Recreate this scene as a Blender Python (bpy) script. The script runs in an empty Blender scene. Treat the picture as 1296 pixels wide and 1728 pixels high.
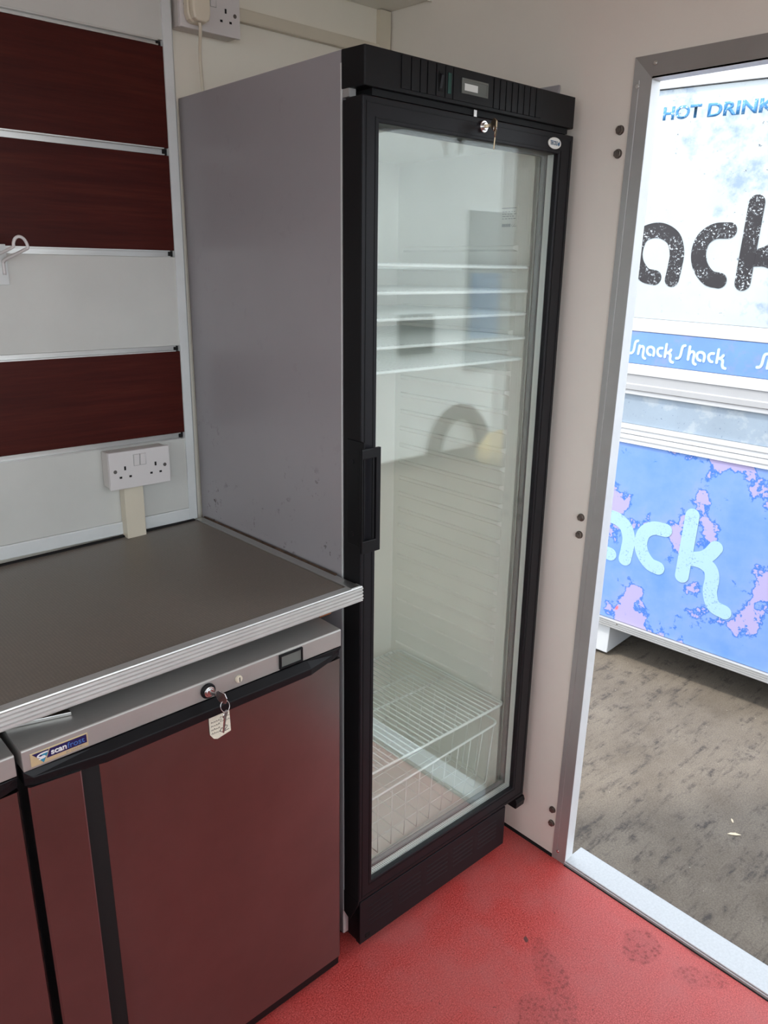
import bpy, bmesh, math, random
from mathutils import Vector, Matrix, Euler

random.seed(7)
S = bpy.context.scene
COL = S.collection
PI = math.pi

# ------------------------------------------------------------------ helpers
class MB:
    """collects shapes for ONE mesh object"""
    def __init__(s):
        s.v = []; s.f = []; s.sm = []
    def add(s, vs, fs, smooth=False):
        o = len(s.v)
        s.v += [tuple(p) for p in vs]
        s.f += [tuple(i + o for i in f) for f in fs]
        s.sm += [smooth] * len(fs)
        return s
    def box(s, x0, x1, y0, y1, z0, z1):
        vs = [(x0,y0,z0),(x1,y0,z0),(x1,y1,z0),(x0,y1,z0),(x0,y0,z1),(x1,y0,z1),(x1,y1,z1),(x0,y1,z1)]
        fs = [(0,3,2,1),(4,5,6,7),(0,1,5,4),(1,2,6,5),(2,3,7,6),(3,0,4,7)]
        return s.add(vs, fs)
    def prism(s, poly, axis, a, b, smooth=False):
        """polygon (2-D) extruded along axis 0/1/2 from a to b; poly uses the two other axes in order"""
        def P(p, t):
            if axis == 0: return (t, p[0], p[1])
            if axis == 1: return (p[0], t, p[1])
            return (p[0], p[1], t)
        n = len(poly)
        vs = [P(p, a) for p in poly] + [P(p, b) for p in poly]
        o = len(s.v)
        s.add(vs, [tuple(range(n)), tuple(range(2*n-1, n-1, -1))])
        s.add([], [])
        s.f += [tuple(o+i for i in (i0, n+i0, n+(i0+1) % n, (i0+1) % n)) for i0 in range(n)]
        s.sm += [smooth]*n
        return s
    def tube(s, pts, r, n=10, closed=False):
        pts = [Vector(p) for p in pts]
        N = len(pts)
        rings = []
        prev = None
        for i, p in enumerate(pts):
            if closed:
                t = pts[(i+1) % N] - pts[i-1]
            else:
                t = pts[min(i+1, N-1)] - pts[max(i-1, 0)]
            t.normalize()
            if prev is None:
                u = t.orthogonal().normalized()
            else:
                u = (prev - t*prev.dot(t))
                u = u.normalized() if u.length > 1e-6 else t.orthogonal().normalized()
            prev = u
            w = t.cross(u)
            rr = r[i] if isinstance(r, (list, tuple)) else r
            rings.append([p + u*rr*math.cos(2*PI*k/n) + w*rr*math.sin(2*PI*k/n) for k in range(n)])
        vs = [q for R in rings for q in R]
        fs = []
        M = N if closed else N-1
        for i in range(M):
            j = (i+1) % N
            for k in range(n):
                fs.append((i*n+k, i*n+(k+1) % n, j*n+(k+1) % n, j*n+k))
        s.add(vs, fs, True)
        if not closed:
            o = len(s.v) - len(vs)
            s.f += [tuple(o+k for k in range(n-1, -1, -1)), tuple(o+(N-1)*n+k for k in range(n))]
            s.sm += [False, False]
        return s
    def cyl(s, c, r, h, axis=2, n=32, r2=None):
        """cylinder or cone from c along +axis by h"""
        r2 = r if r2 is None else r2
        ax = [Vector((0,1,0)), Vector((1,0,0)), Vector((1,0,0))][axis]
        dr = Vector([1 if i == axis else 0 for i in range(3)])
        bx = dr.cross(ax)
        c = Vector(c)
        A = [c + ax*r*math.cos(2*PI*k/n) + bx*r*math.sin(2*PI*k/n) for k in range(n)]
        B = [c + dr*h + ax*r2*math.cos(2*PI*k/n) + bx*r2*math.sin(2*PI*k/n) for k in range(n)]
        o = len(s.v)
        s.v += [tuple(p) for p in A+B]
        for k in range(n):
            s.f.append((o+k, o+(k+1) % n, o+n+(k+1) % n, o+n+k)); s.sm.append(True)
        s.f += [tuple(o+k for k in range(n-1, -1, -1)), tuple(o+n+k for k in range(n))]
        s.sm += [False, False]
        return s
    def frame(s, ox0, ox1, oz0, oz1, ix0, ix1, iz0, iz1, y0, y1):
        """rectangular ring in the xz plane, from y0 to y1"""
        O = [(ox0,oz0),(ox1,oz0),(ox1,oz1),(ox0,oz1)]; I = [(ix0,iz0),(ix1,iz0),(ix1,iz1),(ix0,iz1)]
        vs = [(p[0],y0,p[1]) for p in O+I] + [(p[0],y1,p[1]) for p in O+I]
        fs = []
        for k in range(4):
            j = (k+1) % 4
            fs += [(k,j,4+j,4+k), (8+j,8+k,12+k,12+j), (j,k,8+k,8+j), (4+k,4+j,12+j,12+k)]
        return s.add(vs, fs)
    def ribbon(s, pts, w, y0, y1, n=10):
        """flat stroke with round ends in the xz plane, from y0 (front) to y1 (back)"""
        pts = catmull(pts)
        P = [Vector((p[0], p[1])) for p in pts]
        L = []; R = []
        for i, p in enumerate(P):
            t = (P[min(i+1, len(P)-1)] - P[max(i-1, 0)]).normalized()
            nn = Vector((-t.y, t.x))
            L.append(p + nn*w/2); R.append(p - nn*w/2)
        t0 = (P[1]-P[0]).normalized(); t1 = (P[-1]-P[-2]).normalized()
        def cap(c, t, sgn):
            out = []
            a0 = math.atan2(t.x, -t.y) if False else math.atan2(t.y, t.x) + PI/2
            for k in range(1, n):
                a = a0 - PI*k/n
                out.append(c + Vector((math.cos(a), math.sin(a)))*w/2)
            return out
        # strip quads front/back plus two cap fans
        o = len(s.v); m = len(P)
        for Y in (y0, y1):
            s.v += [(q.x, Y, q.y) for q in L] + [(q.x, Y, q.y) for q in R]
        for i in range(m-1):
            s.f.append((o+i, o+m+i, o+m+i+1, o+i+1)); s.sm.append(False)
            b = o+2*m
            s.f.append((b+i+1, b+m+i+1, b+m+i, b+i)); s.sm.append(False)
            s.f.append((o+i+1, b+i+1, b+i, o+i)); s.sm.append(False)
            s.f.append((o+m+i, b+m+i, b+m+i+1, o+m+i+1)); s.sm.append(False)
        for c, t in ((P[0], -t0), (P[-1], t1)):
            base = math.atan2(t.y, t.x) + PI/2
            ring = [c + Vector((math.cos(base-PI*k/n), math.sin(base-PI*k/n)))*w/2 for k in range(n+1)]
            o2 = len(s.v)
            s.v += [(q.x, y0, q.y) for q in ring] + [(q.x, y1, q.y) for q in ring]
            k1 = n+1
            s.f.append(tuple(o2+k for k in range(k1-1, -1, -1))); s.sm.append(False)
            s.f.append(tuple(o2+k1+k for k in range(k1))); s.sm.append(False)
            for k in range(n):
                s.f.append((o2+k, o2+k+1, o2+k1+k+1, o2+k1+k)); s.sm.append(False)
        return s
    def build(s, name, m, parent=None, bevel=0, seg=2):
        me = bpy.data.meshes.new(name)
        me.from_pydata(s.v, [], s.f)
        me.validate()
        for p, q in zip(me.polygons, s.sm):
            p.use_smooth = q
        bm = bmesh.new(); bm.from_mesh(me)
        bmesh.ops.recalc_face_normals(bm, faces=bm.faces)
        bm.to_mesh(me); bm.free()
        me.materials.append(m)
        o = bpy.data.objects.new(name, me)
        COL.objects.link(o)
        if parent: o.parent = parent
        if bevel:
            b = o.modifiers.new('bevel', 'BEVEL'); b.width = bevel; b.segments = seg
            b.limit_method = 'ANGLE'; b.angle_limit = math.radians(40)
        return o

def catmull(pts, n=8):
    if len(pts) < 3: return pts
    P = [Vector(p) for p in pts]
    P = [P[0]*2-P[1]] + P + [P[-1]*2-P[-2]]
    out = []
    for i in range(1, len(P)-2):
        for k in range(n):
            t = k/n
            a, b, c, d = P[i-1], P[i], P[i+1], P[i+2]
            out.append(0.5*((2*b)+(c-a)*t+(2*a-5*b+4*c-d)*t*t+(3*b-a-3*c+d)*t**3))
    out.append(P[-2])
    return out

def tag(o, label=None, cat=None, group=None, kind=None):
    if label: o['label'] = label
    if cat: o['category'] = cat
    if group: o['group'] = group
    if kind: o['kind'] = kind
    return o

def thing(name, label, cat, loc=(0,0,0), rot=(0,0,0), group=None):
    o = bpy.data.objects.new(name, None); COL.objects.link(o)
    o.location = loc; o.rotation_euler = rot; o.empty_display_size = .1
    return tag(o, label, cat, group)

def struct(name, mb, m, parent=None, bevel=0):
    o = mb.build(name, m, parent, bevel)
    if not parent: o['kind'] = 'structure'
    return o

def text(name, s, m, parent, x0, x1, z0, z1, y, depth=.0006, bold=0.0, shear=0.0):
    """lettering that fills the rectangle x0..x1, z0..z1, facing -y at depth y"""
    cu = bpy.data.curves.new(name, 'FONT'); cu.body = s; cu.size = 1; cu.offset = bold
    cu.extrude = 0.0; cu.shear = shear
    t = bpy.data.objects.new(name, cu); COL.objects.link(t)
    bpy.context.view_layer.update()
    me = bpy.data.meshes.new_from_object(t)
    bpy.data.objects.remove(t)
    xs = [v.co.x for v in me.vertices]; ys = [v.co.y for v in me.vertices]
    ax, bx, ay, by = min(xs), max(xs), min(ys), max(ys)
    for v in me.vertices:
        v.co = Vector((x0+(v.co.x-ax)/(bx-ax)*(x1-x0), y, z0+(v.co.y-ay)/(by-ay)*(z1-z0)))
    me.materials.clear(); me.materials.append(m)
    o = bpy.data.objects.new(name, me); COL.objects.link(o); o.parent = parent
    sol = o.modifiers.new('thick', 'SOLIDIFY'); sol.thickness = depth; sol.offset = 0
    return o

# ------------------------------------------------------------------ materials
def nt(name):
    m = bpy.data.materials.new(name); m.use_nodes = True
    n = m.node_tree.nodes; l = m.node_tree.links
    return m, n, l, n['Principled BSDF']

def setp(p, col=None, rough=.5, metal=0, spec=.5):
    if col is not None: p.inputs['Base Color'].default_value = (*col, 1)
    p.inputs['Roughness'].default_value = rough
    p.inputs['Metallic'].default_value = metal
    p.inputs['Specular IOR Level'].default_value = spec

def coords(n, l, scale=(1,1,1), space='Object'):
    tc = n.new('ShaderNodeTexCoord'); mp = n.new('ShaderNodeMapping')
    mp.inputs['Scale'].default_value = scale
    l.new(tc.outputs[space], mp.inputs['Vector'])
    return mp.outputs['Vector']

def noise(n, l, vec, scale, detail=4, rough=.6):
    t = n.new('ShaderNodeTexNoise'); t.inputs['Scale'].default_value = scale
    t.inputs['Detail'].default_value = detail; t.inputs['Roughness'].default_value = rough
    l.new(vec, t.inputs['Vector'])
    return t.outputs['Fac']

def ramp(n, l, fac, stops, interp='LINEAR'):
    r = n.new('ShaderNodeValToRGB'); cr = r.color_ramp; cr.interpolation = interp
    while len(cr.elements) < len(stops): cr.elements.new(.5)
    for e, (p, c) in zip(cr.elements, stops):
        e.position = p; e.color = (*c, 1) if len(c) == 3 else c
    l.new(fac, r.inputs['Fac'])
    return r.outputs['Color']

def mix(n, l, fac, a, b, typ='MIX'):
    x = n.new('ShaderNodeMix'); x.data_type = 'RGBA'; x.blend_type = typ
    for sock, val in ((x.inputs[0], fac), (x.inputs[6], a), (x.inputs[7], b)):
        if hasattr(val, 'links') or hasattr(val, 'is_linked'): l.new(val, sock)
        elif isinstance(val, (int, float)): sock.default_value = val
        else: sock.default_value = (*val, 1)
    return x.outputs[2]

def bump(n, l, p, h, strength=.2, dist=.002):
    b = n.new('ShaderNodeBump'); b.inputs['Strength'].default_value = strength
    b.inputs['Distance'].default_value = dist
    l.new(h, b.inputs['Height']); l.new(b.outputs['Normal'], p.inputs['Normal'])

def plain(name, col, rough=.5, metal=0, spec=.5, var=.06, vscale=6, bmp=0, bscale=200):
    m, n, l, p = nt(name); setp(p, col, rough, metal, spec)
    v = coords(n, l)
    if var:
        f = noise(n, l, v, vscale, 5)
        a = tuple(c*(1-var) for c in col); b = tuple(min(1, c*(1+var)) for c in col)
        l.new(ramp(n, l, f, [(.3, a), (.7, b)]), p.inputs['Base Color'])
    if bmp:
        bump(n, l, p, noise(n, l, v, bscale, 2), bmp)
    return m

def brushed(name, col, rough, axis, metal=1.0, amt=.12):
    m, n, l, p = nt(name); setp(p, col, rough, metal)
    sc = [240, 240, 240]; sc[axis] = 2.5
    v = coords(n, l, tuple(sc))
    f = noise(n, l, v, 1.0, 3)
    l.new(ramp(n, l, f, [(.2, (rough-amt*.5,)*3), (.8, (rough+amt*.5,)*3)]), p.inputs['Roughness'])
    v2 = coords(n, l, (1.5, 1.5, 1.5)); g = noise(n, l, v2, 3, 5)
    l.new(ramp(n, l, g, [(.3, tuple(c*.9 for c in col)), (.7, tuple(min(1,c*1.06) for c in col))]), p.inputs['Base Color'])
    return m

M = {}
def white_wall(name, col):
    m, n, l, p = nt(name); setp(p, col, .42, 0, .4)
    v = coords(n, l)
    f = noise(n, l, v, 2.2, 6, .65)
    base = ramp(n, l, f, [(.3, tuple(c*.93 for c in col)), (.7, col)])
    d = noise(n, l, v, 46, 2, .5)
    sp = ramp(n, l, d, [(.168, (1,1,1)), (.18, (0,0,0))])
    l.new(mix(n, l, sp, base, tuple(c*.55 for c in col)), p.inputs['Base Color'])
    bump(n, l, p, noise(n, l, v, 90, 3), .06, .001)
    return m
M['wall'] = white_wall('cream wall sheet', (.83,.785,.675))
M['wall_r'] = white_wall('white wall sheet', (.83,.78,.70))
M['ceiling'] = white_wall('white ceiling sheet', (.84,.82,.75))
M['white_slat'] = plain('pale laminate', (.545,.545,.51), .38, 0, .45, .05, 5, .03, 300)
M['white_plastic'] = plain('white plastic', (.62,.59,.575), .35, 0, .5, .02)
M['box_plastic'] = plain('off white plastic', (.55,.52,.49), .4, 0, .5, .03)
M['cream_plastic'] = plain('cream plastic', (.64,.58,.46), .38, 0, .5, .04)
M['grey_white'] = plain('white plastic edging', (.62,.64,.63), .4, 0, .5, .05, 14)
M['alu'] = brushed('aluminium', (.46,.46,.45), .48, 2, .55)
M['alu_x'] = brushed('aluminium rail', (.62,.62,.60), .36, 0)
M['alu_p'] = plain('aluminium edging', (.66,.66,.64), .38, .7, .5, .05, 20)
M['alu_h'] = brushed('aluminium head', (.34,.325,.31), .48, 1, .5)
M['alu_sill'] = plain('worn aluminium sill', (.50,.51,.52), .5, .3, .5, .07, 160)
M['lining'] = plain('pale jamb lining', (.70,.72,.73), .4, .2, .5, .04, 12)
M['bead_grey'] = plain('grey glazing bead', (.13,.13,.13), .5, 0, .4, .05)
M['grime'] = plain('brown grime', (.07,.045,.03), .8, 0, .2, .6, 45)
M['chrome'] = plain('chrome', (.75,.75,.75), .15, 1, .5, 0)
M['brass'] = plain('nickel brass', (.46,.36,.24), .3, 1, .5, .1, 60)
M['steelkey'] = plain('steel key', (.55,.52,.50), .25, 1, .5, .08, 60)
M['nut'] = plain('grimy zinc', (.22,.19,.165), .42, .85, .5, .25, 120)
M['black'] = plain('black plastic', (.006,.006,.007), .42, 0, .22, .1, 20)
M['black_frame'] = plain('black door frame', (.009,.0085,.0105), .42, 0, .22, .1, 20)
M['black_matt'] = plain('matt black', (.006,.006,.007), .6, 0, .3, 0)
M['rubber'] = plain('rubber', (.01,.01,.01), .7, 0, .3, 0)
M['grey_wire'] = plain('white coated wire', (.80,.84,.80), .35, 0, .5, 0)
M['liner'] = plain('white fridge liner', (.83,.825,.765), .4, 0, .45, .02, 4)
M['dark_slot'] = plain('dark slot', (.01,.009,.009), .7, 0, .2, 0)
M['screw'] = plain('dark screw', (.16,.15,.14), .4, .8, .5, .2, 90)
M['wood_batten'] = plain('orange batten', (.26,.09,.035), .6, 0, .3, .2, 30)
M['paper'] = plain('paper tag', (.68,.64,.52), .7, 0, .3, .08, 60)
M['ink'] = plain('ink', (.05,.045,.05), .8, 0, .2, 0)
M['badge_white'] = plain('badge white', (.70,.70,.66), .3, 0, .5, .02)
M['badge_blue'] = plain('badge blue', (.03,.11,.22), .4, 0, .5, 0)
M['gold'] = plain('gold sticker', (.62,.50,.29), .35, .3, .5, .05, 30)
M['navy'] = plain('navy sticker', (.012,.010,.075), .35, 0, .5, 0)
M['sky_blue'] = plain('blue lettering', (.06,.16,.42), .35, 0, .5, 0)
M['teal'] = plain('teal mark', (.03,.22,.34), .35, 0, .5, 0)
M['white_letter'] = plain('white lettering', (.75,.74,.74), .4, 0, .5, 0)
M['grey_letter'] = plain('grey lettering', (.30,.30,.29), .5, 0, .4, 0)
M['green'] = plain('dark green switch', (.004,.045,.035), .25, 0, .5, 0)
M['lcd'] = plain('display', (.12,.13,.12), .12, 0, .6, 0)
M['display_white'] = plain('thermometer strip', (.62,.63,.60), .3, 0, .5, 0)

# grey painted cabinet with a few rust specks low down
m, n, l, p = nt('grey cabinet paint'); setp(p, (.335,.318,.33), .40, .1, .4)
v = coords(n, l)
f = noise(n, l, v, 3, 5)
base = ramp(n, l, f, [(.3, (.325,.31,.322)), (.7, (.35,.333,.345))])
tc = n.new('ShaderNodeTexCoord'); sx = n.new('ShaderNodeSeparateXYZ'); l.new(tc.outputs['Object'], sx.inputs[0])
hz = n.new('ShaderNodeMath'); hz.operation = 'MULTIPLY'; hz.inputs[1].default_value = .5; l.new(sx.outputs['Z'], hz.inputs[0])
band = ramp(n, l, hz.outputs[0], [(.455, (.15,.15,.15)), (.475, (1,1,1)), (.52, (.8,.8,.8)), (.60, (.05,.05,.05))])
d = noise(n, l, v, 42, 5, .7)
sp = ramp(n, l, d, [(.575, (0,0,0)), (.60, (1,1,1))])
cl = ramp(n, l, noise(n, l, v, 7, 2), [(.52, (0,0,0)), (.62, (1,1,1))])
k1 = mix(n, l, 1.0, sp, cl, 'MULTIPLY'); k2 = mix(n, l, 1.0, k1, band, 'MULTIPLY')
l.new(mix(n, l, k2, base, (.035,.020,.014)), p.inputs['Base Color'])
bump(n, l, p, noise(n, l, v, 500, 2), .05, .0006)
M['cabinet'] = m

# dark reddish wood laminate, grain along x
m, n, l, p = nt('mahogany laminate'); setp(p, (.06,.016,.012), .42, 0, .13)
v = coords(n, l, (1.2, 8, 16))
f = noise(n, l, v, 3.0, 8, .62)
w = noise(n, l, coords(n, l, (3, 30, 90)), 2.0, 4, .6)
c1 = ramp(n, l, f, [(.3, (.040,.0052,.0036)), (.55, (.062,.0088,.0056)), (.75, (.082,.0150,.0085))])
c2 = ramp(n, l, w, [(.35, (.72,.72,.72)), (.65, (1,1,1))])
l.new(mix(n, l, .7, c1, c2, 'MULTIPLY'), p.inputs['Base Color'])
M['brown'] = m

# dark worktop laminate with a fine dimpled weave
m, n, l, p = nt('dark worktop laminate'); setp(p, (.085,.075,.066), .36, 0, .5)
v = coords(n, l)
vor = n.new('ShaderNodeTexVoronoi'); vor.inputs['Scale'].default_value = 190; vor.inputs['Randomness'].default_value = .15
l.new(v, vor.inputs['Vector'])
f = noise(n, l, v, 4, 6)
base = ramp(n, l, f, [(.3, (.185,.153,.125)), (.7, (.24,.202,.168))])
dk = ramp(n, l, vor.outputs['Distance'], [(.2, (1.0,1.0,1.0)), (.6, (.72,.72,.72))])
b2 = mix(n, l, 1.0, base, dk, 'MULTIPLY')
sp = ramp(n, l, noise(n, l, v, 30, 3), [(.245, (1,1,1)), (.26, (0,0,0))])
l.new(mix(n, l, sp, b2, (.02,.016,.013)), p.inputs['Base Color'])
l.new(ramp(n, l, f, [(.3, (.30,)*3), (.7, (.44,)*3)]), p.inputs['Roughness'])
bump(n, l, p, vor.outputs['Distance'], .12, .0008)
M['worktop'] = m

M['steel_v'] = brushed('brushed stainless door', (.262,.246,.240), .30, 2, 1.0, .018)
M['steel_x'] = brushed('brushed stainless panel', (.44,.425,.40), .42, 0, .55, .1)

# red resin floor with grit, scuffs and a few damp stains
m, n, l, p = nt('red resin floor'); setp(p, (.5,.06,.05), .42, 0, .5)
v = coords(n, l)
g = noise(n, l, v, 300, 3, .75)
big = noise(n, l, v, 5, 6, .6)
base = ramp(n, l, g, [(.34, (.21,.015,.013)), (.5, (.475,.049,.043)), (.66, (.62,.115,.10))])
scuff = ramp(n, l, big, [(.42, (0,0,0)), (.75, (.55,.55,.55))])
c = mix(n, l, scuff, base, (.40,.13,.125))
chip = ramp(n, l, noise(n, l, v, 95, 2, .5), [(.25, (1,1,1)), (.27, (0,0,0))])
c = mix(n, l, chip, c, (.14,.02,.02))
geo = n.new('ShaderNodeNewGeometry')
wob = n.new('ShaderNodeTexNoise'); wob.inputs['Scale'].default_value = 22; wob.inputs['Detail'].default_value = 4
l.new(geo.outputs['Position'], wob.inputs['Vector'])
wadd = n.new('ShaderNodeVectorMath'); wadd.operation = 'MULTIPLY_ADD'
l.new(wob.outputs['Color'], wadd.inputs[0]); wadd.inputs[1].default_value = (.05,.05,0)
l.new(geo.outputs['Position'], wadd.inputs[2])
vor = n.new('ShaderNodeTexVoronoi'); vor.inputs['Scale'].default_value = 95; l.new(v, vor.inputs['Vector'])
cells = ramp(n, l, vor.outputs['Distance'], [(.15, (1,1,1)), (.5, (.25,.25,.25))])
def stain(c, x, y, sx, sy, rot, col, amt, cellular=True):
    mp = n.new('ShaderNodeMapping'); mp.vector_type = 'TEXTURE'
    mp.inputs['Location'].default_value = (x+.025, y+.025, 0)
    mp.inputs['Rotation'].default_value = (0, 0, rot)
    mp.inputs['Scale'].default_value = (sx, sy, 1)
    l.new(wadd.outputs[0], mp.inputs['Vector'])
    ln = n.new('ShaderNodeVectorMath'); ln.operation = 'LENGTH'; l.new(mp.outputs[0], ln.inputs[0])
    a = ramp(n, l, ln.outputs['Value'], [(.82, (amt,)*3), (1.0, (0,0,0))])
    if cellular: a = mix(n, l, 1.0, a, cells, 'MULTIPLY')
    return mix(n, l, a, c, col)
c = stain(c, -.088, -1.070, .058, .05, .6, (.17,.011,.010), .85)
c = stain(c, -.335, -1.0, .15, .035, .95, (.17,.011,.010), .7)
c = stain(c, -.45, -1.03, .09, .05, .7, (.17,.011,.010), .7)
c = stain(c, -.062, -1.21, .06, .03, -.9, (.17,.011,.010), .6)
c = stain(c, -.0, -1.165, .012, .035, 0.1, (.17,.011,.010), .6, False)
c = stain(c, -.283, -.879, .011, .008, .3, (.10,.03,.028), .95, False)
c = stain(c, -.60, -.90, .012, .009, .0, (.10,.03,.028), .9, False)
l.new(c, p.inputs['Base Color'])
l.new(ramp(n, l, big, [(.3, (.36,)*3), (.7, (.52,)*3)]), p.inputs['Roughness'])
bump(n, l, p, g, .25, .0015)
M['floor'] = m

# grey brown concrete yard with dark raking streaks
m, n, l, p = nt('dusty concrete'); setp(p, (.2,.18,.15), .85, 0, .3)
v = coords(n, l)
f = noise(n, l, v, 3, 8, .65); g = noise(n, l, v, 160, 4, .7)
c = ramp(n, l, f, [(.3, (.112,.090,.068)), (.5, (.152,.125,.098)), (.7, (.185,.155,.123))])
c = mix(n, l, .55, c, ramp(n, l, g, [(.3, (.3,.3,.3)), (.7, (1.3,1.3,1.3))]), 'MULTIPLY')
vs = coords(n, l, (3.5, 17, 1))
st = noise(n, l, vs, 1.5, 9, .74)
br = noise(n, l, v, 17, 8, .78)
sm_ = mix(n, l, 1.0, ramp(n, l, st, [(.49, (0,0,0)), (.60, (1,1,1))]), ramp(n, l, br, [(.44, (0,0,0)), (.57, (1,1,1))]), 'MULTIPLY')
c = mix(n, l, sm_, c, (.055,.046,.04))
peb = ramp(n, l, noise(n, l, v, 60, 2), [(.745, (0,0,0)), (.77, (1,1,1))])
c = mix(n, l, peb, c, (.42,.38,.32))
l.new(c, p.inputs['Base Color'])
bump(n, l, p, g, .5, .004)
M['ground'] = m

# glass: thin panes, Schlick reflection over clear transmission with a slight green tint
m, n, l, p = nt('clear glass'); n.remove(p)
geo = n.new('ShaderNodeNewGeometry')
dt = n.new('ShaderNodeVectorMath'); dt.operation = 'DOT_PRODUCT'
l.new(geo.outputs['Normal'], dt.inputs[0]); l.new(geo.outputs['Incoming'], dt.inputs[1])
def mth(op, a, b=None):
    x = n.new('ShaderNodeMath'); x.operation = op
    for i, q in enumerate((a, b)):
        if q is None: continue
        if isinstance(q, (int, float)): x.inputs[i].default_value = q
        else: l.new(q, x.inputs[i])
    return x.outputs[0]
cosv = mth('ABSOLUTE', dt.outputs['Value'])
k5 = mth('POWER', mth('SUBTRACT', 1.0, cosv), 5.0)
fr = mth('ADD', mth('MULTIPLY', k5, .955), .045)
tr = n.new('ShaderNodeBsdfTransparent'); tr.inputs['Color'].default_value = (.988,.995,.991,1)
gl = n.new('ShaderNodeBsdfGlossy'); gl.inputs['Roughness'].default_value = .012; gl.inputs['Color'].default_value = (.95,1,.99,1)
mx = n.new('ShaderNodeMixShader'); l.new(fr, mx.inputs[0]); l.new(tr.outputs[0], mx.inputs[1]); l.new(gl.outputs[0], mx.inputs[2])
l.new(mx.outputs[0], n['Material Output'].inputs['Surface'])
M['glass'] = m

# trailer opposite: distressed print
def distressed(name, base, marks, mark_amt, blot, blot_amt, scale=1.0):
    m, n, l, p = nt(name); setp(p, base, .45, 0, .4)
    v = coords(n, l, (scale,)*3)
    c = ramp(n, l, noise(n, l, v, 2.2, 6, .6), [(.3, tuple(x*.9 for x in base)), (.7, tuple(min(1, x*1.08) for x in base))])
    b = ramp(n, l, noise(n, l, v, 2.6, 7, .62), [(.54, (0,0,0)), (.60, (blot_amt,)*3)])
    c = mix(n, l, b, c, blot)
    s1 = ramp(n, l, noise(n, l, v, 34, 8, .72), [(.615, (0,0,0)), (.64, (1,1,1))])
    s2 = ramp(n, l, noise(n, l, v, 4, 4, .6), [(.46, (0,0,0)), (.58, (mark_amt,)*3)])
    c = mix(n, l, mix(n, l, 1.0, s1, s2, 'MULTIPLY'), c, marks)
    l.new(c, p.inputs['Base Color'])
    return m
M['marble'] = distressed('pale worn print', (.43,.475,.50), (.05,.065,.09), 1.0, (.20,.28,.40), .85)
M['grey_panel'] = distressed('grey worn print', (.27,.33,.40), (.05,.09,.16), .9, (.38,.42,.46), .7, 2.0)
m, n, l, p = nt('peeling blue print'); setp(p, (.1,.2,.5), .45, 0, .4)
v = coords(n, l)
c = ramp(n, l, noise(n, l, v, 3, 6, .6), [(.3, (.105,.235,.58)), (.5, (.165,.285,.61)), (.7, (.25,.31,.61))])
pz = noise(n, l, v, 3.1, 6, .62)
c = mix(n, l, ramp(n, l, pz, [(.545, (0,0,0)), (.56, (1,1,1))]), c, (.36,.32,.54))
c = mix(n, l, ramp(n, l, pz, [(.525, (0,0,0)), (.54, (.9,.9,.9)), (.548, (.9,.9,.9)), (.556, (0,0,0))]), c, (.035,.14,.50))
cr = ramp(n, l, noise(n, l, v, 14, 8, .75), [(.655, (0,0,0)), (.68, (.9,.9,.9))])
c = mix(n, l, cr, c, (.03,.15,.47))
rd = ramp(n, l, noise(n, l, v, 6, 2, .5), [(.755, (0,0,0)), (.77, (1,1,1))])
c = mix(n, l, rd, c, (.62,.16,.20))
l.new(c, p.inputs['Base Color'])
M['blue'] = m
M['blue_strip'] = distressed('blue strip print', (.135,.26,.58), (.07,.16,.42), .5, (.19,.25,.52), .8, 1.6)
def worn_letter(name, col, wear):
    m, n, l, p = nt(name); setp(p, col, .45, 0, .4)
    v = coords(n, l)
    s1 = ramp(n, l, noise(n, l, v, 95, 8, .75), [(.565, (0,0,0)), (.585, (1,1,1))])
    s2 = ramp(n, l, noise(n, l, v, 9, 4, .6), [(.42, (0,0,0)), (.56, (1,1,1))])
    c = mix(n, l, mix(n, l, 1.0, s1, s2, 'MULTIPLY'), col, wear)
    l.new(c, p.inputs['Base Color'])
    return m
M['letter_dark'] = worn_letter('charcoal worn lettering', (.020,.017,.020), (.7,.76,.82))
M['letter_pale'] = worn_letter('pale blue worn lettering', (.33,.50,.56), (.16,.26,.50))
M['letter_white'] = plain('pale strip lettering', (.46,.66,.70), .4, 0, .4, 0)
M['letter_blue'] = worn_letter('blue worn lettering', (.045,.20,.45), (.6,.7,.8))
M['trailer_white'] = plain('trailer white rail', (.52,.53,.545), .35, 0, .5, .03)
M['trailer_grey'] = plain('trailer grey rail', (.36,.36,.37), .4, 0, .5, .03)
M['trailer_rail'] = plain('trailer ribbed rail', (.42,.42,.42), .4, .4, .5, .05)
M['trailer_alu'] = brushed('trailer bottom rail', (.60,.60,.60), .4, 0, .6)
M['far_white'] = plain('far white panel', (.80,.83,.83), .5, 0, .4, .08, 4)
M['far_grey'] = plain('far grey panel', (.36,.40,.42), .5, 0, .4, .08)
M['far_blue'] = plain('far blue sign', (.16,.28,.46), .5, 0, .4, .1)
M['far_dark'] = plain('far dark vent', (.16,.18,.19), .6, 0, .4, .1)
M['far_arch'] = plain('far wheel arch', (.02,.022,.022), .6, 0, .4, .1)
M['yellow'] = plain('yellow sack', (.60,.46,.20), .6, 0, .4, .1)
M['leaf'] = plain('dry leaf', (.60,.50,.36), .7, 0, .3, .15, 80)

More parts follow.
